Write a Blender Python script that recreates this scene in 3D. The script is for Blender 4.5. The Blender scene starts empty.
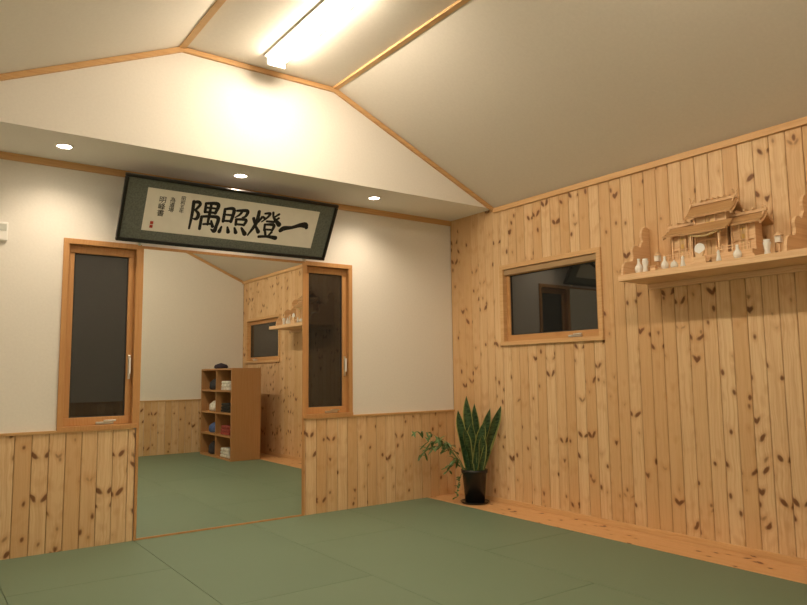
import bpy, bmesh, math, random
from mathutils import Vector, Matrix, Quaternion
random.seed(7)
COL=bpy.context.scene.collection
sc=bpy.context.scene
sc.view_settings.view_transform='Standard'
sc.view_settings.look='None'
sc.view_settings.exposure=0.0

# ------------------------------------------------------------- materials
def newmat(name):
    m=bpy.data.materials.new(name); m.use_nodes=True
    nt=m.node_tree; b=nt.nodes['Principled BSDF']
    return m,nt,b
def simple(name,col,rough=.5,metal=0.,noise=0.,scale=20.,bump=0.,spec=None,coat=0.):
    m,nt,b=newmat(name)
    b.inputs['Base Color'].default_value=(*col,1); b.inputs['Roughness'].default_value=rough
    b.inputs['Metallic'].default_value=metal
    if spec is not None: b.inputs['Specular IOR Level'].default_value=spec
    if coat: b.inputs['Coat Weight'].default_value=coat
    tc=nt.nodes.new('ShaderNodeTexCoord'); n=nt.nodes.new('ShaderNodeTexNoise')
    n.inputs['Scale'].default_value=scale; n.inputs['Detail'].default_value=5
    nt.links.new(tc.outputs['Object'],n.inputs['Vector'])
    if noise:
        r=nt.nodes.new('ShaderNodeValToRGB')
        r.color_ramp.elements[0].position=.3; r.color_ramp.elements[1].position=.7
        r.color_ramp.elements[0].color=(*[c*(1-noise) for c in col],1)
        r.color_ramp.elements[1].color=(*[min(1,c*(1+noise)) for c in col],1)
        nt.links.new(n.outputs['Fac'],r.inputs[0]); nt.links.new(r.outputs[0],b.inputs['Base Color'])
    if bump:
        bp=nt.nodes.new('ShaderNodeBump'); bp.inputs['Strength'].default_value=bump; bp.inputs['Distance'].default_value=.003
        nt.links.new(n.outputs['Fac'],bp.inputs['Height']); nt.links.new(bp.outputs[0],b.inputs['Normal'])
    return m
def emis(name,col,s):
    m,nt,b=newmat(name)
    b.inputs['Base Color'].default_value=(.8,.8,.8,1)
    b.inputs['Emission Color'].default_value=(*col,1); b.inputs['Emission Strength'].default_value=s
    return m
def math_(nt,op,a,b=None,c=None):
    n=nt.nodes.new('ShaderNodeMath'); n.operation=op
    for i,v in enumerate((a,b,c)):
        if v is None: continue
        if isinstance(v,(int,float)): n.inputs[i].default_value=v
        else: nt.links.new(v,n.inputs[i])
    return n.outputs[0]
def mixc(nt,fac,a,b,blend='MIX'):
    n=nt.nodes.new('ShaderNodeMix'); n.data_type='RGBA'; n.blend_type=blend
    if isinstance(fac,(int,float)): n.inputs[0].default_value=fac
    else: nt.links.new(fac,n.inputs[0])
    for i,v in ((6,a),(7,b)):
        if isinstance(v,tuple): n.inputs[i].default_value=(*v,1)
        else: nt.links.new(v,n.inputs[i])
    return n.outputs[2]
def mrange(nt,v,a,b,c,d):
    n=nt.nodes.new('ShaderNodeMapRange')
    for i,x in ((1,a),(2,b),(3,c),(4,d)): n.inputs[i].default_value=x
    nt.links.new(v,n.inputs[0]); return n.outputs[0]
BW=.105
def pine_boards(name,axis,length_axis='Z',bw=BW,tint=(1,1,1),knots=True):
    """knotty pine; boards run along length_axis, board index along axis"""
    m,nt,b=newmat(name)
    tc=nt.nodes.new('ShaderNodeTexCoord'); s=nt.nodes.new('ShaderNodeSeparateXYZ')
    nt.links.new(tc.outputs['Object'],s.inputs[0])
    A=s.outputs[axis]; Lz=s.outputs[length_axis]
    t=math_(nt,'DIVIDE',A,bw); idx=math_(nt,'FLOOR',t); fr=math_(nt,'SUBTRACT',math_(nt,'FRACT',t),.5)
    wn=nt.nodes.new('ShaderNodeTexWhiteNoise'); wn.noise_dimensions='1D'; nt.links.new(idx,wn.inputs['W'])
    rnd=wn.outputs['Value']
    wn2=nt.nodes.new('ShaderNodeTexWhiteNoise'); wn2.noise_dimensions='1D'; nt.links.new(math_(nt,'ADD',idx,211.7),wn2.inputs['W'])
    # wobble so that no two wing knots are equal
    wob=nt.nodes.new('ShaderNodeTexNoise'); wob.inputs['Scale'].default_value=9; wob.inputs['Detail'].default_value=2
    nt.links.new(tc.outputs['Object'],wob.inputs['Vector'])
    wv=math_(nt,'SUBTRACT',wob.outputs['Fac'],.5)
    # mirror axis shifts with the board: knots cut through the pith show as wings
    aa=math_(nt,'ABSOLUTE',math_(nt,'ADD',math_(nt,'ADD',fr,math_(nt,'MULTIPLY',math_(nt,'SUBTRACT',wn2.outputs['Value'],.5),.7)),math_(nt,'MULTIPLY',wv,.5)))
    def layer(across,tilt,fz,fa,seed,r0_,r1_,h1):
        zz=math_(nt,'MULTIPLY',math_(nt,'SUBTRACT',Lz,math_(nt,'MULTIPLY',across,tilt)),fz)
        zz=math_(nt,'ADD',math_(nt,'ADD',zz,math_(nt,'MULTIPLY',rnd,37.0+seed)),math_(nt,'MULTIPLY',wv,.35))
        cx=nt.nodes.new('ShaderNodeCombineXYZ')
        nt.links.new(math_(nt,'ADD',math_(nt,'MULTIPLY',idx,7.37),seed),cx.inputs[0]); nt.links.new(math_(nt,'MULTIPLY',across,fa),cx.inputs[1]); nt.links.new(zz,cx.inputs[2])
        vo=nt.nodes.new('ShaderNodeTexVoronoi'); vo.inputs['Scale'].default_value=1.0
        nt.links.new(cx.outputs[0],vo.inputs['Vector'])
        return mrange(nt,vo.outputs['Distance'],r0_,r1_,1,0),mrange(nt,vo.outputs['Distance'],r0_,h1,1,0),vo.outputs['Distance']
    k1,h1,d1=layer(aa,.08,7.6,.72,0.,.11,.19,.38)
    k2,h2,d2=layer(fr,.02,6.2,1.05,91.3,.07,.15,.32)
    kk=math_(nt,'MAXIMUM',k1,k2); hh=math_(nt,'MAXIMUM',h1,h2)
    g=nt.nodes.new('ShaderNodeTexNoise'); g.inputs['Detail'].default_value=4; g.inputs['Scale'].default_value=1
    cg=nt.nodes.new('ShaderNodeCombineXYZ')
    nt.links.new(math_(nt,'ADD',math_(nt,'MULTIPLY',A,95),math_(nt,'MULTIPLY',d1,-2.0)),cg.inputs[0])
    nt.links.new(math_(nt,'MULTIPLY',rnd,50),cg.inputs[1]); nt.links.new(math_(nt,'MULTIPLY',Lz,2.2),cg.inputs[2])
    nt.links.new(cg.outputs[0],g.inputs['Vector'])
    T=lambda c:tuple(x*y for x,y in zip(c,tint))
    c1=mixc(nt,rnd,T((.72,.46,.235)),T((.87,.64,.385)))
    c2=mixc(nt,mrange(nt,g.outputs['Fac'],.42,.68,0,.55),c1,T((.63,.36,.165)))
    if knots:
        c3=mixc(nt,math_(nt,'MULTIPLY',hh,.5),c2,T((.56,.27,.105)))
        c3=mixc(nt,math_(nt,'MULTIPLY',kk,.9),c3,T((.17,.06,.022)))
    else: c3=c2
    nt.links.new(c3,b.inputs['Base Color'])
    b.inputs['Roughness'].default_value=.5; b.inputs['Specular IOR Level'].default_value=.35
    return m
PB_X=pine_boards('pine_boards_back','X'); PB_Y=pine_boards('pine_boards_side','Y')
PF=pine_boards('pine_floor_boards','X','Y',bw=.115,tint=(1,.92,.85))
TRIM=pine_boards('pine_trim','Z','X',bw=7.0,tint=(.84,.74,.60),knots=False)
TRIMY=pine_boards('pine_trim_y','Z','Y',bw=7.0,tint=(.95,.88,.78),knots=False)
SASH=pine_boards('pine_sash','X','Z',bw=7.0,tint=(.78,.63,.47),knots=False)
LPINE=pine_boards('light_pine','Z','Y',bw=7.0,tint=(1.05,1.05,1.1),knots=False)
CABW=pine_boards('cabinet_pine','X','Z',bw=5,tint=(.66,.54,.44),knots=False)
PLASTER=simple('wall_plaster',(.84,.81,.76),.9,noise=.02,scale=60,bump=.25)
CEIL=simple('ceiling_paper',(.80,.76,.70),.9,noise=.02,scale=50,bump=.2)
WHITE=simple('white_plastic',(.9,.89,.86),.4)
BLACK=simple('black_glaze',(.012,.012,.013),.25)
SOIL=simple('soil',(.05,.03,.02),.95,noise=.4,scale=60,bump=1)
METAL=simple('brushed_metal',(.75,.74,.7),.3,1.)
GOLD=simple('gold',(.8,.55,.2),.3,1.)
MIRROR=simple('mirror_silver',(.90,.92,.89),.0,1.)
GLASS=simple('night_glass',(.016,.017,.017),.02,spec=.95)
RUBBER=simple('window_gasket',(.02,.02,.02),.6)
CER=simple('white_porcelain',(.9,.89,.86),.2)

# ------------------------------------------------------------- mesh helpers
def mkobj(name,bm,mat,parent=None,smooth=False,bevel=0):
    me=bpy.data.meshes.new(name); bmesh.ops.recalc_face_normals(bm,faces=bm.faces[:]); bm.to_mesh(me); bm.free()
    if not isinstance(mat,(list,tuple)): mat=[mat]
    for k in mat: me.materials.append(k)
    if smooth:
        for p in me.polygons: p.use_smooth=True
    o=bpy.data.objects.new(name,me); COL.objects.link(o)
    if parent: o.parent=parent
    if bevel:
        md=o.modifiers.new('bevel','BEVEL'); md.width=bevel; md.segments=2; md.limit_method='ANGLE'
    return o
def empty(name,loc=(0,0,0)):
    o=bpy.data.objects.new(name,None); COL.objects.link(o); o.location=loc; o.empty_display_size=.1; return o
def bbox(bm,lo,hi,mi=0):
    lo,hi=[min(a,b) for a,b in zip(lo,hi)],[max(a,b) for a,b in zip(lo,hi)]
    v=[bm.verts.new((x,y,z)) for x in (lo[0],hi[0]) for y in (lo[1],hi[1]) for z in (lo[2],hi[2])]
    for f in ((0,1,3,2),(4,6,7,5),(0,4,5,1),(2,3,7,6),(0,2,6,4),(1,5,7,3)):
        fc=bm.faces.new([v[i] for i in f]); fc.material_index=mi
def boxes(name,lst,mat,parent=None,bevel=0):
    bm=bmesh.new()
    for q in lst: bbox(bm,q[0],q[1],q[2] if len(q)>2 else 0)
    return mkobj(name,bm,mat,parent,bevel=bevel)
def prism(bm,pts,axis,a,b,mi=0):
    """pts 2D in the other two axes; extrude along axis from a to b"""
    def P(p,t):
        l=list(p); l.insert(axis,t); return l
    A=[bm.verts.new(P(p,a)) for p in pts]; B=[bm.verts.new(P(p,b)) for p in pts]
    n=len(pts); fs=[bm.faces.new(A),bm.faces.new(B[::-1])]
    for i in range(n): fs.append(bm.faces.new([A[i],B[i],B[(i+1)%n],A[(i+1)%n]]))
    for f in fs: f.material_index=mi
def lathe(bm,prof,c,seg=24,mi=0):
    rings=[]
    for r,z in prof:
        rings.append([bm.verts.new((c[0]+max(r,1e-4)*math.cos(2*math.pi*i/seg),c[1]+max(r,1e-4)*math.sin(2*math.pi*i/seg),c[2]+z)) for i in range(seg)])
    for a,b in zip(rings,rings[1:]):
        for i in range(seg):
            f=bm.faces.new([a[i],a[(i+1)%seg],b[(i+1)%seg],b[i]]); f.material_index=mi; f.smooth=True
    for r in (rings[0],rings[-1]):
        f=bm.faces.new(r); f.material_index=mi
def beam(bm,p,q,w,h,up=(0,0,1),mi=0):
    p,q=Vector(p),Vector(q); d=(q-p).normalized(); s=d.cross(Vector(up)).normalized(); u=s.cross(d)
    v=[]
    for e in (p,q):
        for a,b in ((-1,-1),(1,-1),(1,1),(-1,1)): v.append(bm.verts.new(e+s*a*w/2+u*b*h/2))
    for f in ((0,1,2,3),(7,6,5,4),(0,4,5,1),(1,5,6,2),(2,6,7,3),(3,7,4,0)):
        bm.faces.new([v[i] for i in f]).material_index=mi
def crom(pts,n=6):
    P=[pts[0]]+list(pts)+[pts[-1]]; out=[]
    for i in range(1,len(P)-2):
        for k in range(n):
            u=k/n
            out.append(tuple(.5*((2*P[i][c])+(-P[i-1][c]+P[i+1][c])*u+(2*P[i-1][c]-5*P[i][c]+4*P[i+1][c]-P[i+2][c])*u*u+(-P[i-1][c]+3*P[i][c]-3*P[i+1][c]+P[i+2][c])*u**3) for c in range(len(pts[0]))))
    out.append(tuple(pts[-1])); return out

# ------------------------------------------------------------- room dimensions
XL,XR=-4.78,0.; YB,YF=0.,-5.46
EZ=2.77; TZ=3.55; FX0,FX1=-3.02,-1.76; DS=-.65; WZ=.81
LW=(-3.62,-3.10,.83,2.19); RW=(-1.70,-1.215,.83,2.19)   # back windows x0,x1,z0,z1
SW=(-1.88,-.74,1.455,2.185)                              # side window y0,y1,z0,z1
SW2=(-5.3,-4.05,1.40,2.10)
T=.16
def wall_grid(name,axis,lo,hi,z0,z1,holes,n0,n1,mat):
    cuts=sorted({lo,hi,*[h[0] for h in holes],*[h[1] for h in holes]})
    bm=bmesh.new()
    for a,b in zip(cuts,cuts[1:]):
        segs=[(z0,z1)]
        for h in holes:
            if a>=h[0]-1e-6 and b<=h[1]+1e-6: segs=[(z0,h[2]),(h[3],z1)]
        for s in segs:
            if axis=='X': bbox(bm,(a,n0,s[0]),(b,n1,s[1]))
            else: bbox(bm,(n0,a,s[0]),(n1,b,s[1]))
    return mkobj(name,bm,mat)
wall_grid('wall_back','X',XL,XR,0,2.9,[LW,RW],0,T,PLASTER)
wall_grid('wall_right','Y',YF,YB+T,0,2.95,[SW,SW2],.012,T,PLASTER)
boxes('wall_left',[((XL-T,YF,0),(XL,YB+T,2.95))],PLASTER)
bm=bmesh.new(); prism(bm,[(XL,0),(0,0),(0,EZ+.05),(FX1,TZ+.05),(FX0,TZ+.05),(XL,EZ+.05)],1,YF-T,YF)
mkobj('wall_front',bm,PLASTER)
bm=bmesh.new(); prism(bm,[(XL,EZ-.005),(0,EZ-.005),(0,EZ),(FX1,TZ),(FX0,TZ),(XL,EZ)],1,DS,0)
mkobj('wall_gable',bm,PLASTER)
bm=bmesh.new(); prism(bm,[(XL-T,EZ-.07),(XL,EZ),(FX0,TZ),(FX1,TZ),(0,EZ),(T,EZ-.07),(T,EZ+.2),(FX1,TZ+.15),(FX0,TZ+.15),(XL-T,EZ+.2)],1,YF-T,YB+T)
mkobj('ceiling',bm,CEIL)
# boards
def panelling(name,axis,lo,hi,z0,z1,holes,face,depth,mat):
    bm=bmesh.new(); g=.0018
    k0=math.floor(lo/BW); k1=math.ceil(hi/BW)
    for k in range(k0,k1):
        a,b=max(lo,k*BW)+g,min(hi,(k+1)*BW)-g
        if b-a<.004: continue
        cuts=sorted({a,b,*[c for h in holes for c in h[:2] if a<c<b]})
        for p,q in zip(cuts,cuts[1:]):
            segs=[(z0,z1)]
            for h in holes:
                if p>=h[0]-1e-6 and q<=h[1]+1e-6: segs=[(z0,h[2]),(h[3],z1)]
            if q-p<.0075: continue
            c=.0035
            for s in segs:
                l=c if p==a else 0; r=c if q==b else 0
                pts=[(p,face+depth),(p,face+c),(p+l,face),(q-r,face),(q,face+c),(q,face+depth)]
                if l==0: pts.remove((p,face+c))
                if r==0: pts.remove((q,face+c))
                if axis=='Y': pts=[(y,x) for x,y in pts]
                prism(bm,pts,2,s[0],s[1])
    return mkobj(name,bm,mat)
GR=simple('groove_shadow_board',(.40,.22,.09),.8)
panelling('wall_right_panelling','Y',YF,YB,0,EZ,[SW,SW2],0,.010,PB_Y)
panelling('wall_back_wainscot_1','X',XL,-3.098,0,WZ,[],-.012,.010,PB_X)
panelling('wall_back_wainscot_2','X',-1.698,-.002,0,WZ,[],-.012,.010,PB_X)
panelling('wall_front_wainscot','X',XL,XR-.002,0,WZ,[],YF,.010,PB_X).location.y=.002
wall_grid('wall_right_backing','Y',YF,YB,0,EZ,[SW,SW2],.0101,.0119,GR)
boxes('wall_back_backing_1',[((XL,-.0019,0),(-3.098,-.0001,WZ))],GR)
boxes('wall_back_backing_2',[((-1.698,-.0019,0),(0,-.0001,WZ))],GR)
# floor : pine border + tatami
boxes('floor',[((XL-T,YF-T,-.12),(T,YB+T,-.03))],simple('subfloor',(.3,.2,.1),.8))
bm=bmesh.new()
xs=[-.355,-.2375,-.12,-.0]
for a,b in zip(xs,xs[1:]):
    bbox(bm,(a+.001,YF,-.03),(b-.001,YB,0))
mkobj('floor_pine_border',bm,PF,bevel=.001)
m,nt,b=newmat('green_tatami'); TAT=m
tc=nt.nodes.new('ShaderNodeTexCoord')
n=nt.nodes.new('ShaderNodeTexNoise'); n.inputs['Scale'].default_value=1.3; n.inputs['Detail'].default_value=3; nt.links.new(tc.outputs['Object'],n.inputs[0])
w=nt.nodes.new('ShaderNodeTexWave'); w.inputs['Scale'].default_value=60; w.inputs['Distortion'].default_value=.5; nt.links.new(tc.outputs['Object'],w.inputs[0])
ge=nt.nodes.new('ShaderNodeNewGeometry')
c1=mixc(nt,n.outputs[0],(.150,.218,.145),(.175,.248,.168))
c2=mixc(nt,math_(nt,'MULTIPLY',ge.outputs['Random Per Island'],.35),c1,(.130,.198,.135))
nt.links.new(c2,b.inputs['Base Color']); b.inputs['Roughness'].default_value=.55; b.inputs['Specular IOR Level'].default_value=.4
bp=nt.nodes.new('ShaderNodeBump'); bp.inputs['Strength'].default_value=.15; bp.inputs['Distance'].default_value=.001
nt.links.new(w.outputs[0],bp.inputs['Height']); nt.links.new(bp.outputs[0],b.inputs['Normal'])
bm=bmesh.new(); MW=.91; g=.0015
col=0; x=-.36
while x>XL+.01:
    x0=max(XL,x-MW); y=0 if col%2==0 else .91
    while y>YF+.01:
        y1=max(YF,y-1.82); yt=min(0,y)
        if yt-y1>.05: bbox(bm,(x0+g,y1+g,-.03),(x-g,yt-g,0))
        y=y1
    x=x0; col+=1
mkobj('floor_tatami_mats',bm,TAT,bevel=.0025)
boxes('floor_mat_base',[((XL,YF,-.0305),(-.356,0,-.008))],simple('mat_gap',(.06,.085,.05),.9))

# ------------------------------------------------------------- trims
bm=bmesh.new(); beam(bm,(XL,-.008,EZ-.03),(0,-.008,EZ-.03),.018,.05); mkobj('trim_1',bm,TRIM)
boxes('trim_2',[((XL,-.022,WZ),(-3.115,0,WZ+.018))],TRIM)
boxes('trim_9',[((-1.69,-.022,WZ),(0,0,WZ+.018))],TRIM)
bm=bmesh.new()
for a,c in (((XL,EZ),(FX0,TZ)),((FX0,TZ),(FX1,TZ)),((FX1,TZ),(0,EZ))):
    beam(bm,(a[0],DS-.011,a[1]-.022),(c[0],DS-.011,c[1]-.022),.022,.036)
mkobj('trim_3',bm,TRIM)
bm=bmesh.new()
for a,c in (((XL,EZ),(FX0,TZ)),((FX0,TZ),(FX1,TZ)),((FX1,TZ),(0,EZ))):
    beam(bm,(a[0],YF+.011,a[1]-.022),(c[0],YF+.011,c[1]-.022),.022,.036)
mkobj('trim_4',bm,TRIM)
bm=bmesh.new()
for xx in (FX0,FX1): beam(bm,(xx,YF,TZ-.008),(xx,DS,TZ-.008),.045,.02)
mkobj('trim_5',bm,TRIMY)
boxes('trim_6',[((-.022,YF,EZ-.05),(0,DS-.02,EZ-.005))],TRIMY)
boxes('trim_7',[((XL,YF,EZ-.05),(XL+.022,DS-.02,EZ-.005))],TRIMY)
boxes('baseboard_right',[((-.014,YF,0),(0,YB-.013,.045))],TRIMY,bevel=.003)
boxes('trim_8',[((XL,YF,WZ),(0,YF+.022,WZ+.018))],TRIM)

# ------------------------------------------------------------- windows
def window(name,axis,R,latch=True):
    a0,a1,z0,z1=R; root=empty(name)
    def B(lst,nm,mat,bev=0.002):
        L=[]
        for (a,b,c,d,n0,n1) in lst:   # a,b along ; c,d z ; n0..n1 normal into the wall positive
            L.append(((a,n0,c),(b,n1,d)) if axis=='X' else ((n0,a,c),(n1,b,d)))
        return boxes(nm,L,mat,root,bev)
    f=.026 if axis=='X' else .03; o=.012; D=.085
    e=.0006
    B([(a0-o,a1+o,z1-f,z1+o,-.016,D),(a0-o,a1+o,z0-o,z0+f*.8,-.024,D),(a0-o,a0+f,z0+f*.8,z1-f,-.016,D),(a1-f,a1+o,z0+f*.8,z1-f,-.016,D)],'casing',SASH if axis=='X' else TRIMY)
    s=.058 if axis=='X' else .058; A0,A1,Z0,Z1=a0+f+e,a1-f-e,z0+f*.8+e,z1-f-e
    n0,n1=.03,.07
    B([(A0,A1,Z1-s,Z1,n0,n1),(A0,A1,Z0,Z0+s,n0,n1),(A0,A0+s*.75,Z0+s,Z1-s,n0,n1),(A1-s*.75,A1,Z0+s,Z1-s,n0,n1)],'sash',SASH,.004)
    q=.008; G0,G1,H0,H1=A0+s*.75,A1-s*.75,Z0+s,Z1-s
    B([(G0,G1,H1-q,H1,n0+.012,n1),(G0,G1,H0,H0+q,n0+.012,n1),(G0,G0+q,H0+q,H1-q,n0+.012,n1),(G1-q,G1,H0+q,H1-q,n0+.012,n1)],'gasket',RUBBER,0)
    B([(G0+q,G1-q,H0+q,H1-q,.048,.056)],'glass_pane',GLASS,0)
    B([(a0,a1,z0,z1,.10,.11)],'exterior_shutter',RUBBER,0)
    if latch:
        if axis=='X':
            c=(a0+a1)/2+.05
            B([(c-.06,c+.06,Z0+.004,Z0+.022,n0-.018,n0),(c-.01,c+.075,Z0+.022,Z0+.034,n0-.028,n0-.014)],'opener_handle',METAL,.002)
            B([(A1-s*.75+.012,A1-s*.75+.028,1.18,1.36,n0-.014,n0)],'latch_plate',METAL,.002)
            B([(A1-s*.75+.014,A1-s*.75+.026,1.22,1.34,n0-.035,n0-.018)],'latch_lever',WHITE,.003)
        else:
            c=a0+.3
            B([(c-.07,c+.07,Z0+.006,Z0+.024,n0-.018,n0),(c-.08,c+.01,Z0+.024,Z0+.034,n0-.028,n0-.014)],'opener_handle',METAL,.002)
    return root
window('window_1','X',LW); window('window_2','X',RW); w3=window('window_3','Y',SW); window('window_4','Y',SW2)
boxes('roll_screen',[((-.0,SW[0]+.033,SW[3]-.085),(.028,SW[1]-.033,SW[3]-.033))],simple('screen_fabric',(.45,.30,.16),.8),w3,.004)

# ------------------------------------------------------------- mirror
mr=empty('wall_mirror')
boxes('mirror_glass',[((-3.075,-.012,.012),(-1.715,-.002,2.175))],MIRROR,mr)
boxes('mirror_frame',[((-3.095,-.018,0),(-3.075,-.001,2.195)),((-1.715,-.018,0),(-1.70,-.001,2.195)),((-3.075,-.018,2.175),(-1.715,-.001,2.195)),((-3.075,-.018,0),(-1.715,-.001,.012))],SASH,mr)

# ------------------------------------------------------------- calligraphy frame
W_,H_=1.76,.52
fr=empty('calligraphy_frame')
TEAL=simple('teal_brocade_mat',(.15,.17,.15),.8,noise=.25,scale=90)
LACQ=simple('black_lacquer',(.012,.011,.011),.3)
PAPER=simple('rice_paper',(.88,.86,.79),.9,noise=.03,scale=12)
INK=simple('sumi_ink',(.01,.01,.01),.7)
def LB(nm,lst,mat,bev=0):
    L=[((a,c,e),(b,d,f)) for a,b,c,d,e,f in lst]; return boxes(nm,L,mat,fr,bev)
t=.026
LB('lacquer_border',[(0,W_,0,t,-.012,.02),(0,W_,H_-t,H_,-.012,.02),(0,t,t,H_-t,-.012,.02),(W_-t,W_,t,H_-t,-.012,.02)],LACQ,.006)
LB('backing_board',[(t,W_-t,t,H_-t,-.012,0)],LACQ)
LB('brocade_mat',[(t,W_-t,t,H_-t,.0005,.004)],TEAL)
px0,px1,py0,py1=.17,1.60,.10,.435
LB('paper',[(px0,px1,py0,py1,.0045,.0065)],PAPER)
bm=bmesh.new()
def stroke(pts,ox,oy,s):
    out=[(ox+x*s,oy+y*s,max(.003,w)*s) for x,y,w in crom(pts,8)]
    zz=.0072
    Ls=[];Rs=[]
    for i,(x,y,w) in enumerate(out):
        a=out[max(0,i-1)];b_=out[min(len(out)-1,i+1)]
        dx,dy=b_[0]-a[0],b_[1]-a[1]; l=math.hypot(dx,dy) or 1
        nx,ny=-dy/l,dx/l
        Ls.append(bm.verts.new((x+nx*w/2,y+ny*w/2,zz))); Rs.append(bm.verts.new((x-nx*w/2,y-ny*w/2,zz)))
    for i in range(len(out)-1): bm.faces.new([Ls[i],Rs[i],Rs[i+1],Ls[i+1]])
    for (x,y,w) in (out[0],out[-1]):
        vs=[bm.verts.new((x+w/2*math.cos(2*math.pi*k/12),y+w/2*math.sin(2*math.pi*k/12),zz)) for k in range(12)]
        bm.faces.new(vs)
GUU=[[(.08,.93,.08),(.10,.5,.07),(.09,.02,.05)],[(.08,.90,.06),(.22,.94,.08),(.30,.86,.07),(.18,.66,.06)],[(.18,.66,.05),(.30,.54,.08),(.27,.38,.08),(.14,.36,.03)],
 [(.48,.93,.06),(.50,.64,.07)],[(.48,.93,.06),(.88,.95,.09),(.84,.64,.07)],[(.50,.79,.05),(.84,.80,.05)],[(.50,.64,.05),(.86,.65,.06)],
 [(.66,.93,.06),(.66,.5,.07),(.66,.22,.05)],[(.42,.46,.07),(.43,.05,.07)],[(.42,.47,.06),(.70,.51,.07),(.97,.49,.09),(.96,.2,.08),(.92,.03,.10),(.80,.08,.03)],
 [(.52,.22,.05),(.80,.27,.06)],[(.76,.36,.05),(.84,.18,.08)]]
SHO=[[(.06,.90,.07),(.08,.45,.08)],[(.06,.90,.06),(.38,.93,.09),(.36,.47,.08)],[(.08,.70,.05),(.36,.71,.06)],[(.08,.47,.06),(.36,.49,.06)],
 [(.50,.90,.06),(.88,.94,.09),(.86,.74,.07),(.74,.68,.03)],[(.70,.90,.07),(.62,.76,.06),(.48,.64,.03)],[(.54,.58,.07),(.56,.38,.07)],[(.54,.58,.06),(.90,.60,.08),(.86,.40,.07)],[(.56,.40,.06),(.86,.41,.06)],
 [(.06,.24,.05),(.02,.06,.10)],[(.28,.25,.05),(.34,.08,.10)],[(.54,.26,.05),(.62,.09,.10)],[(.80,.28,.06),(.96,.08,.12)]]
TOU=[[(.10,.66,.08),(.16,.52,.06)],[(.38,.74,.07),(.30,.56,.04)],[(.24,.92,.08),(.22,.5,.09),(.02,.06,.04)],[(.22,.42,.05),(.36,.22,.10)],
 [(.46,.88,.05),(.64,.90,.07),(.56,.74,.05),(.40,.58,.03)],[(.42,.76,.05),(.50,.70,.07)],[(.74,.95,.06),(.80,.78,.06),(1.04,.56,.12)],[(.96,.92,.06),(.82,.80,.04)],[(.98,.78,.06),(.88,.70,.04)],
 [(.58,.62,.05),(.84,.63,.06)],[(.54,.50,.06),(.56,.30,.06)],[(.54,.50,.05),(.86,.52,.08),(.84,.32,.06)],[(.56,.33,.05),(.84,.34,.05)],[(.60,.26,.06),(.64,.14,.06)],[(.84,.26,.06),(.76,.13,.05)],[(.42,.05,.07),(.72,.09,.07),(1.02,.07,.11)]]
ICHI=[[(-.02,.30,.11),(.10,.40,.13),(.40,.47,.09),(.72,.60,.12),(.92,.62,.17),(1.0,.54,.10)]]
S=.245
for ch,ox,oy,s in ((GUU,.50,.15,S*.98),(SHO,.76,.145,S*.92),(TOU,1.0,.14,S*1.0),(ICHI,1.285,.16,S*.92)):
    for st in ch: stroke([(x,y,w*1.45) for x,y,w in st],ox,oy,s)
mkobj('brush_characters',bm,INK,fr)
def txt(body,x,y,size,nm,mat):
    c=bpy.data.curves.new(nm,'FONT'); c.body=body; c.size=size; c.offset=.0004; c.space_line=.95
    o=bpy.data.objects.new(nm,c); COL.objects.link(o)
    bpy.context.view_layer.update()
    me=bpy.data.meshes.new_from_object(o.evaluated_get(bpy.context.evaluated_depsgraph_get()))
    COL.objects.unlink(o); bpy.data.objects.remove(o)
    o2=bpy.data.objects.new(nm,me); COL.objects.link(o2); me.materials.clear(); me.materials.append(mat)
    o2.location=(x,y,.0073); o2.parent=fr
for i,(b_,x,y,sz) in enumerate((('昭\n和\n五\n年',.42,.375,.036),('為\n道\n場',.34,.35,.042),('明\n峰\n書',.26,.335,.055))):
    txt(b_,x,y,sz,'signature_column_%d'%(i+1),INK)
boxes('red_seal',[((.225,.125,.0066),(.248,.148,.0073)),((.225,.155,.0066),(.248,.178,.0073))],simple('seal_red',(.5,.05,.03),.7),fr)
LB('hanging_brackets',[(.17,.19,-.03,.01,-.05,.0),(W_-.19,W_-.17,-.03,.01,-.05,0)],METAL,.002)
bot=Vector((-3.30,-.075,2.212)); top=Vector((-3.29,-.335,2.655))
yv=(top-bot).normalized(); xv=Vector((1,0,0)); zv=xv.cross(yv).normalized(); yv=zv.cross(xv)
fr.matrix_world=Matrix(((xv.x,yv.x,zv.x,bot.x),(xv.y,yv.y,zv.y,bot.y),(xv.z,yv.z,zv.z,bot.z),(0,0,0,1)))

# ------------------------------------------------------------- lights
WARM=(1.0,.83,.61)
TUBE=emis('lamp_diffuser_glow',WARM,60)
def ceiling_lamp(y0,y1):
    r=empty('ceiling_strip_lamp'); x=-2.39
    boxes('lamp_base',[((x-.095,y0,TZ-.012),(x+.095,y1,TZ))],WHITE,r,.003)
    bm=bmesh.new(); pts=[]
    for k in range(13):
        a=math.pi*k/12; pts.append((x-.068*math.cos(a),TZ-.0125-.055*math.sin(a)))
    prism(bm,pts,1,y0+.02,y1-.02); mkobj('lamp_diffuser',bm,TUBE,r)
    boxes('lamp_end_caps',[((x-.072,y0,TZ-.072),(x+.072,y0+.018,TZ-.0125)),((x-.072,y1-.018,TZ-.072),(x+.072,y1,TZ-.0125))],WHITE,r,.004)
ceiling_lamp(-2.10,-.87); ceiling_lamp(-4.5,-3.25)
DLG=emis('downlight_glow',(1,.88,.68),30)
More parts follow.
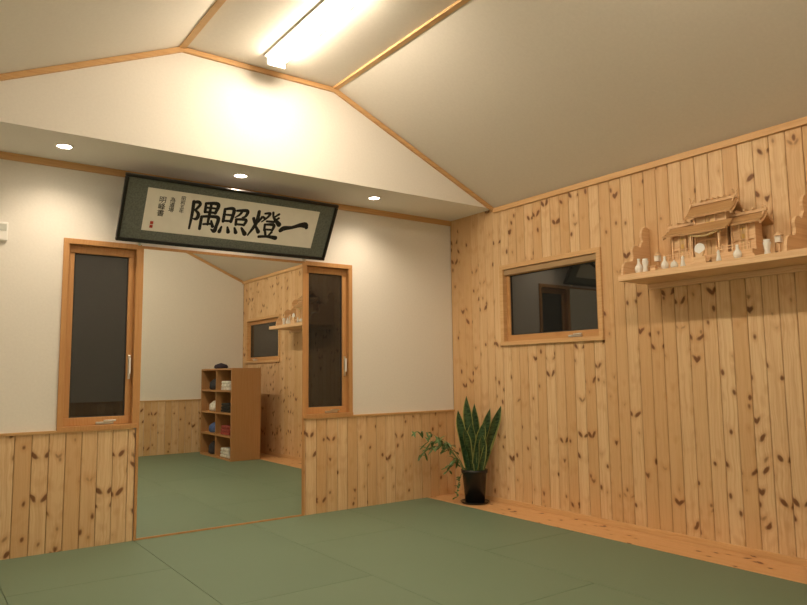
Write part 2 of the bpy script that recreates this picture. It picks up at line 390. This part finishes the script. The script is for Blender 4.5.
for x in (-3.71,-2.45,-1.19):
    r=empty('downlight',(x,-.375,EZ-.005))
    bm=bmesh.new(); lathe(bm,[(.046,-.002),(.046,-.006),(.058,-.007),(.060,-.003),(.060,0),(.046,0)],(0,0,0),32); mkobj('trim_ring',bm,WHITE,r)
    bm=bmesh.new(); lathe(bm,[(.0,-.001),(.045,-.001),(.045,-.003),(.0,-.003)],(0,0,0),32); mkobj('glowing_lens',bm,DLG,r)
    l=bpy.data.lights.new('downlight_beam','SPOT'); l.energy=30; l.color=(1,.82,.60); l.spot_size=math.radians(140); l.spot_blend=1; l.shadow_soft_size=.045
    lo=bpy.data.objects.new('downlight_beam',l); COL.objects.link(lo); lo.location=(0,0,-.02); lo.parent=r
wd=bpy.data.worlds.new('night'); sc.world=wd; wd.use_nodes=True
wd.node_tree.nodes['Background'].inputs[0].default_value=(.01,.012,.02,1); wd.node_tree.nodes['Background'].inputs[1].default_value=.3

# wall controller
r=empty('wall_thermostat')
boxes('thermostat_body',[((-4.06,-.022,2.14),(-3.985,0,2.27))],WHITE,r,.006)
boxes('thermostat_face',[((-4.05,-.025,2.21),(-3.995,-.0225,2.255))],simple('lcd_grey',(.6,.62,.58),.4),r)

# ------------------------------------------------------------- kamidana shelf
ks=empty('kamidana_shelf'); SY0,SY1=-3.66,-2.31; SZ=1.885; SD=-.36
boxes('shelf_board',[((SD,SY0,SZ-.045),(-.001,SY1,SZ))],LPINE,ks,.003)
boxes('shelf_apron',[((-.03,SY0+.02,SZ-.085),(-.001,SY1-.02,SZ-.0455))],LPINE,ks,.003)
def side_panel(y):
    # scrolled cloud bracket: two big lobes rising to the wall
    ctl=[(0,.38),(-.04,.385),(-.08,.36),(-.095,.315),(-.08,.275),(-.10,.255),(-.115,.225),(-.15,.235),(-.19,.225),(-.215,.19),(-.205,.15),(-.215,.115),(-.25,.105),(-.29,.10),(-.325,.07),(-.338,.0)]
    bm=bmesh.new(); prism(bm,[(x-.002,z+SZ+.0005) for x,z in crom(ctl,5)+[(0,0)]],1,y,y+.018)
    return mkobj('cloud_side_panel',bm,LPINE,ks)
side_panel(SY1-.03); side_panel(-3.48)

# shrine
sh=empty('shinto_shrine'); HIN=pine_boards('hinoki','Z','Y',bw=5,tint=(1.05,1.06,1.12),knots=False)
ROOF=pine_boards('shrine_roof','Z','Y',bw=5,tint=(.66,.57,.47),knots=False)
bz=SZ+.001
def house(yc,w,d,h,zb,xf,nm,main=False):
    bm=bmesh.new()
    bbox(bm,(xf,yc-w/2,zb),(xf+d,yc+w/2,zb+h))
    for yy in (-w/2,-w/6,w/6,w/2): bbox(bm,(xf-.012,yc+yy-.006,zb),(xf-.001,yc+yy+.006,zb+h))
    bbox(bm,(xf-.014,yc-w/2-.01,zb+h-.016),(xf,yc+w/2+.01,zb+h))
    bbox(bm,(xf-.013,yc-w/2,zb+h*.40),(xf-.002,yc+w/2,zb+h*.43))
    mkobj(nm+'_body',bm,HIN,sh)
    bm=bmesh.new()
    for s in (-1,1): bbox(bm,(xf-.006,yc+s*w*.085-w*.07,zb+.012),(xf-.003,yc+s*w*.085+w*.07,zb+h-.02))
    mkobj(nm+'_doors',bm,simple(nm+'_door_wood',(.70,.48,.25),.5),sh)
    bm=bmesh.new()
    for s in (-1,1): bbox(bm,(xf-.0085,yc+s*w*.03-.004,zb+h*.45),(xf-.006,yc+s*w*.03+.004,zb+h*.6)); bbox(bm,(xf-.008,yc+s*w*.085-w*.06,zb+h*.75),(xf-.006,yc+s*w*.085+w*.06,zb+h*.8))
    mkobj(nm+'_gold_fittings',bm,GOLD,sh)
    bm=bmesh.new(); ro=.055; xm=xf+d/2; rh=.09 if main else .065
    pr=[]; half=d/2+ro+.03
    half=min(half,-xm-.004)
    for k in range(7):
        u=k/6; pr.append((xm-half+half*u, zb+h-.008+rh*(u**1.45)))
    up=pr+[(2*xm-x,z) for x,z in pr[-2::-1]]
    lowr=[(x,z-.014) for x,z in up][::-1]
    prism(bm,up+lowr,1,yc-w/2-ro,yc+w/2+ro)
    mkobj(nm+'_roof',bm,ROOF,sh)
    bm=bmesh.new(); zr=zb+h+rh-.006
    bbox(bm,(xm-.011,yc-w/2-ro-.006,zr-.004),(xm+.011,yc+w/2+ro+.006,zr+.014))
    for i in range(5 if main else 3):
        n_=(5 if main else 3); yy=yc-w*.36+w*.72*i/(n_-1); beam(bm,(xm-.028,yy,zr+.021),(xm+.028,yy,zr+.021),.013,.013)
    for s in (-1,1):
        yy=yc+s*(w/2+ro*.8); L_=.055 if main else .035
        beam(bm,(xm-L_*.8,yy,zr-.03),(xm+L_*.45,yy,zr+L_),.006,.010,(0,1,0)); beam(bm,(xm+L_*.8,yy+.007,zr-.03),(xm-L_*.45,yy+.007,zr+L_),.006,.010,(0,1,0))
    for s in (-1,1):
        prism(bm,[(x,z-.015) for x,z in pr]+[(x,z-.028) for x,z in pr[::-1]],1,yc+s*(w/2+ro)-.004,yc+s*(w/2+ro)+.004)
    mkobj(nm+'_ridge',bm,HIN,sh)
YC=-2.915
bm=bmesh.new()
bbox(bm,(-.27,YC-.34,bz),(-.02,YC+.34,bz+.03)); bbox(bm,(-.25,YC-.32,bz+.03),(-.02,YC+.32,bz+.065))
for i in range(4): bbox(bm,(-.325+.018*i,YC-.06,bz),(-.27,YC+.06,bz+.014*(i+1)))
mkobj('shrine_plinth',bm,HIN,sh,bevel=.001)
bb=bz+.0655
house(YC,.22,.10,.30,bb,-.15,'main_hall',True)
house(YC-.215,.15,.09,.20,bb,-.14,'side_hall_right')
house(YC+.215,.15,.09,.20,bb,-.14,'side_hall_left')
bm=bmesh.new()
pr=[(-.262,bb+.165),(-.235,bb+.175),(-.20,bb+.20),(-.165,bb+.235)]
prism(bm,pr+[(x,z-.011) for x,z in pr[::-1]],1,YC-.16,YC+.16); mkobj('porch_roof',bm,ROOF,sh)
bm=bmesh.new()
for s in (-1,1): bbox(bm,(-.24,YC+s*.10-.006,bb),(-.228,YC+s*.10+.006,bb+.165))
bbox(bm,(-.24,YC-.12,bb+.145),(-.228,YC+.12,bb+.161))
for s in (-1,1):
    for zz in (.022,.038): bbox(bm,(-.245,YC+s*.08,bb+zz),(-.239,YC+s*.305,bb+zz+.005))
    for k in range(7): 
        yy=YC+s*(.085+k*.036); bbox(bm,(-.246,yy-.003,bb),(-.238,yy+.003,bb+.05))
mkobj('porch_posts_and_railings',bm,HIN,sh)
bm=bmesh.new()
for k in range(16):
    u=k/15; yy=YC-.10+.2*u; zz=bb+.153-.02*math.sin(math.pi*u)
    lathe(bm,[(.0,-.008),(.006,-.004),(.007,0),(.006,.004),(0,.008)],(-.248,yy,zz),8)
mkobj('straw_rope',bm,simple('straw',(.75,.6,.32),.9),sh)
# sacred mirror on stand
sm=empty('sacred_mirror'); MC=YC-.02
bm=bmesh.new(); c=Vector((-.338,MC,bz+.10))
n_=28; R=.036
f1=[bm.verts.new((c.x,c.y+R*math.cos(2*math.pi*k/n_),c.z+R*math.sin(2*math.pi*k/n_))) for k in range(n_)]
f2=[bm.verts.new((c.x+.006,c.y+R*math.cos(2*math.pi*k/n_),c.z+R*math.sin(2*math.pi*k/n_))) for k in range(n_)]
bm.faces.new(f1); bm.faces.new(f2[::-1])
for k in range(n_): bm.faces.new([f1[k],f2[k],f2[(k+1)%n_],f1[(k+1)%n_]])
mkobj('mirror_disc',bm,simple('polished_disc',(.88,.89,.9),.35,.3),sm)
bm=bmesh.new(); prism(bm,[(MC-.045,bz+.0),(MC-.035,bz+.05),(MC-.02,bz+.045),(MC-.035,bz+.085),(MC,bz+.066),(MC+.035,bz+.085),(MC+.02,bz+.045),(MC+.035,bz+.05),(MC+.045,bz)],0,-.344,-.33); mkobj('cloud_stand',bm,HIN,sm)
# vessels
def vessel(name,y,x,prof,mat=CER,z=bz):
    bm=bmesh.new(); lathe(bm,prof,(x,y,z),24); return mkobj(name,bm,mat)
HEISHI=[(.012,0),(.018,.004),(.024,.02),(.026,.034),(.020,.05),(.010,.062),(.008,.082),(.011,.09),(.0,.092)]
CONE=[(.016,0),(.017,.004),(.012,.03),(.008,.05),(.012,.056),(.004,.07),(0,.075)]
MIZU=[(.012,0),(.022,.006),(.025,.02),(.020,.032),(.021,.035),(.012,.043),(.004,.047),(.005,.053),(0,.056)]
VASE=[(.018,0),(.021,.004),(.015,.03),(.020,.06),(.024,.078),(.017,.088),(.021,.098),(.017,.098),(.010,.08),(0,.08)]
for y,x,p,nm in ((-2.50,-.30,VASE,'sakaki_vase'),(-3.34,-.28,VASE,'sakaki_vase'),(-2.66,-.31,HEISHI,'sake_bottle'),(-3.17,-.31,HEISHI,'sake_bottle'),(-2.74,-.325,MIZU,'water_jar'),(-2.81,-.335,CONE,'salt_dish'),(-3.06,-.335,CONE,'rice_dish'),(-2.42,-.26,[(a*1.15,b*1.25) for a,b in HEISHI],'white_urn')):
    vessel(nm,y,x,p)
sb=empty('offering_stand')
boxes('stand_parts',[((-.335,-2.60,bz),(-.305,-2.56,bz+.03)),((-.345,-2.615,bz+.03),(-.295,-2.545,bz+.036))],HIN,sb)
for yy in (-2.515,-3.36):
    r=empty('shrine_lantern'); xx=-.17
    boxes('lantern_post',[((xx-.02,yy-.02,bz),(xx+.02,yy+.02,bz+.01)),((xx-.005,yy-.005,bz+.01),(xx+.005,yy+.005,bz+.09))],HIN,r)
    boxes('lantern_box',[((xx-.017,yy-.017,bz+.09),(xx+.017,yy+.017,bz+.13))],PAPER,r)
    bm=bmesh.new(); lathe(bm,[(.034,.13),(.032,.134),(.012,.152),(.0,.158)],(xx,yy,bz),4); mkobj('lantern_roof',bm,HIN,r)

# ------------------------------------------------------------- plants
pl=empty('potted_snake_plant'); PC=Vector((-.19,-.51,0))
bm=bmesh.new(); lathe(bm,[(.085,.012),(.09,.014),(.112,.27),(.122,.275),(.124,.305),(.112,.307),(.108,.28),(.0,.28)],PC,40); mkobj('pot',bm,BLACK,pl)
bm=bmesh.new(); lathe(bm,[(.115,0),(.135,.018),(.131,.020),(.11,.0105),(.0,.0105)],PC,40); mkobj('saucer',bm,BLACK,pl)
bm=bmesh.new(); lathe(bm,[(.107,.2805),(.10,.29),(.05,.293),(0,.294)],PC,24); mkobj('soil',bm,SOIL,pl)
m,nt,b=newmat('snake_plant_leaf'); LEAF=m
uv=nt.nodes.new('ShaderNodeUVMap'); s=nt.nodes.new('ShaderNodeSeparateXYZ'); nt.links.new(uv.outputs[0],s.inputs[0])
n=nt.nodes.new('ShaderNodeTexNoise'); n.inputs['Scale'].default_value=1; n.inputs['Detail'].default_value=3
cb=nt.nodes.new('ShaderNodeCombineXYZ'); nt.links.new(math_(nt,'MULTIPLY',s.outputs[0],1.5),cb.inputs[0]); nt.links.new(math_(nt,'MULTIPLY',s.outputs[1],22),cb.inputs[1]); nt.links.new(cb.outputs[0],n.inputs[0])
rr=nt.nodes.new('ShaderNodeValToRGB'); rr.color_ramp.elements[0].position=.42; rr.color_ramp.elements[0].color=(.015,.045,.015,1); rr.color_ramp.elements[1].position=.6; rr.color_ramp.elements[1].color=(.06,.12,.045,1)
nt.links.new(n.outputs[0],rr.inputs[0])
ed=math_(nt,'GREATER_THAN',math_(nt,'ABSOLUTE',math_(nt,'SUBTRACT',s.outputs[0],.5)),.40)
nt.links.new(mixc(nt,ed,rr.outputs[0],(.30,.32,.10)),b.inputs['Base Color']); b.inputs['Roughness'].default_value=.35
def blade(bm,base,tip,bow,w,tw,uvl,N=14,cup=.25,mi=0):
    base,tip,bow=Vector(base),Vector(tip),Vector(bow); prev=None
    side0=Vector((math.cos(tw),math.sin(tw),0))
    for i in range(N+1):
        u=i/N; p=base.lerp(tip,u)+bow*math.sin(math.pi*u)*.5+bow*u*u*.3
        a=.25*math.sin(u*5+tw); sd=Vector((side0.x*math.cos(a)-side0.y*math.sin(a),side0.x*math.sin(a)+side0.y*math.cos(a),0)); nn=sd.cross(Vector((0,0,1)))
        ww=w*(.45+.75*math.sin(math.pi*min(1,u*.62+.12)))*(1-max(0,(u-.72)/.28)**1.8)+.001
        row=[]
        for j,t_ in enumerate((-1,-.72,0,.72,1)):
            row.append(bm.verts.new(p+sd*ww*.5*t_+nn*(cup*ww*(t_*t_))))
        if prev:
            for j in range(4):
                f=bm.faces.new([prev[j],prev[j+1],row[j+1],row[j]]); f.smooth=True; f.material_index=mi
                for lp,(uu,vv) in zip(f.loops,((j,i-1),(j+1,i-1),(j+1,i),(j,i))):
                    lp[uvl].uv=((0,.13,.5,.87,1)[uu],vv/N)
        prev=row
bm=bmesh.new(); uvl=bm.loops.layers.uv.new('UVMap')
R3=Vector((.81,-.586,0)); F3=Vector((.586,.81,0))
leaves=[(-.02,0,-.06,.0,.69,.06),(.02,.01,.01,.0,.62,.055),(-.05,-.01,-.14,-.02,.56,.055),(.04,0,.30,-.05,.60,.06),(.06,-.02,.24,-.03,.50,.055),(.0,-.04,.10,-.08,.46,.06),(-.03,-.05,-.09,-.07,.40,.055),(.03,.05,.17,.04,.57,.055),(-.01,.04,-.02,.05,.52,.055),(.05,-.05,.07,-.1,.34,.05),(.01,-.02,-.01,-.03,.45,.06)]
for i,(a,c_,ta,tc_,hh,w_) in enumerate(leaves):
    base=PC+R3*a+F3*c_+Vector((0,0,.285)); tip=PC+R3*ta+F3*tc_+Vector((0,0,.29+hh))
    if tip.x>-.03: tip.x=-.03
    blade(bm,base,tip,-R3*.03*(1 if ta<0 else -1)*random.uniform(-.5,1),w_*1.25,random.uniform(-1.2,.2),uvl)
mkobj('sword_leaves',bm,LEAF,pl)
bm=bmesh.new(); uvl=bm.loops.layers.uv.new('UVMap')
def tube(bm,pts,r,mi=1):
    prev=None
    for i,p in enumerate(pts):
        p=Vector(p); ring=[bm.verts.new(p+(R3*math.cos(k*math.pi/3)+Vector((0,0,1)).cross(R3)*math.sin(k*math.pi/3))*r*(1-.5*i/len(pts))) for k in range(6)]
        if prev:
            for k in range(6): bm.faces.new([prev[k],prev[(k+1)%6],ring[(k+1)%6],ring[k]]).material_index=mi
        prev=ring
stems=[((-.09,0),(-.57,-.02),.66,.12),((-.09,.02),(-.50,.0),.44,.16),((-.08,-.02),(-.33,.02),.60,.06),((-.09,0),(-.24,-.04),.30,.12),((-.09,.01),(-.42,.03),.56,.10),((-.11,0),(-.17,0),.05,.06)]
for (a,c_),(ta,tc_),hh,bw_ in stems:
    pts=[]
    for k in range(13):
        u=k/12; q=PC+R3*(a+(ta-a)*u**1.1)+F3*(c_+(tc_-c_)*u)+Vector((0,0,.27+(hh-.27)*u+bw_*math.sin(math.pi*u)))
        pts.append(q)
    tube(bm,pts,.004)
    for k in range(5,13):
        for sgn in (-1,1):
            dirv=(R3*random.uniform(-.9,.5)+F3*sgn*random.uniform(.2,.8)+Vector((0,0,random.uniform(-.9,.15)))).normalized()
            L_=random.uniform(.07,.13)
            if hh<.1: L_*=.4
            tp=pts[k]+dirv*L_
            if tp.y>-.03: tp.y=-.03
            blade(bm,pts[k],tp,(0,0,.02),.018,math.atan2(R3.y,R3.x)+random.uniform(-.5,.5),uvl,N=6,cup=.1)
G2=simple('light_green_leaf',(.10,.18,.055),.45,noise=.3,scale=30)
mkobj('slender_branches',bm,[G2,simple('green_stem',(.2,.26,.1),.5)],pl)

# ------------------------------------------------------------- cubby cabinet (seen in the mirror)
cb_=empty('cubby_cabinet'); cx0,cx1,cy0,cy1,H=-.80,-.36,-5.16,-3.92,1.3; tk=.024
L_=[((cx0,cy0,.0),(cx1,cy0+tk,H)),((cx0,cy1-tk,0),(cx1,cy1,H)),((cx1-tk,cy0+tk,0),(cx1,cy1-tk,H))]
for z in (.0,.32,.64,.96,H-tk): L_.append(((cx0,cy0+tk,z),(cx1-tk,cy1-tk,z+tk)))
ym=[(cy0+cy1)/2]
for z in (.024,.344,.664,.984):
    for y_ in ym: L_.append(((cx0+.005,y_-.01,z),(cx1-tk,y_+.01,z+.292)))
boxes('carcass',L_,CABW,cb_,0)
cols=[(.04,.04,.05),(.75,.73,.68),(.08,.14,.35),(.35,.06,.05),(.75,.73,.68),(.02,.02,.02)]
k=0
for z in (.024,.344,.664,.984):
    for j in range(2):
        yy=cy0+(cy1-cy0)*(j+.5)/2
        c_=cols[k%6]; k+=1; mt=simple('stored_item_%d'%k,c_,.8,noise=.3,scale=20)
        bm=bmesh.new()
        if k%2==0:
            for q in range(3): bbox(bm,(cx0+.03,yy-.18+.01*q,z+.001+.045*q),(cx0+.28,yy+.16-.012*q,z+.042+.045*q))
            mkobj('folded_towels',bm,mt,cb_,bevel=.012)
        else:
            hh=random.uniform(.16,.24); lathe(bm,[(.10,0),(.125,.02),(.12,hh*.6),(.06,hh*.9),(.0,hh)],(cx0+.15,yy,z+.0005),14); mkobj('stored_bag',bm,mt,cb_)
bm=bmesh.new(); lathe(bm,[(.08,0),(.11,.02),(.09,.06),(.0,.09)],(cx0+.2,cy0+.3,H+.0005),14); mkobj('folded_cloth',bm,simple('dark_cloth',(.04,.03,.05),.9),cb_)

# ------------------------------------------------------------- camera
yaw,pit,rol,f=0.6257,0.1033,-0.0122,680.86
C=Vector((-4.4838,-5.3617,1.2))
fw=Vector((math.sin(yaw)*math.cos(pit),math.cos(yaw)*math.cos(pit),math.sin(pit)))
r0=Vector((math.cos(yaw),-math.sin(yaw),0)); u0=r0.cross(fw)
rr_=r0*math.cos(rol)+u0*math.sin(rol); uu_=-r0*math.sin(rol)+u0*math.cos(rol)
cam=bpy.data.cameras.new('camera'); co=bpy.data.objects.new('camera',cam); COL.objects.link(co)
bk=-fw
co.matrix_world=Matrix(((rr_.x,uu_.x,bk.x,C.x),(rr_.y,uu_.y,bk.y,C.y),(rr_.z,uu_.z,bk.z,C.z),(0,0,0,1)))
cam.sensor_width=36; cam.sensor_fit='HORIZONTAL'; cam.lens=f*36/807; cam.clip_start=.02
sc.camera=co
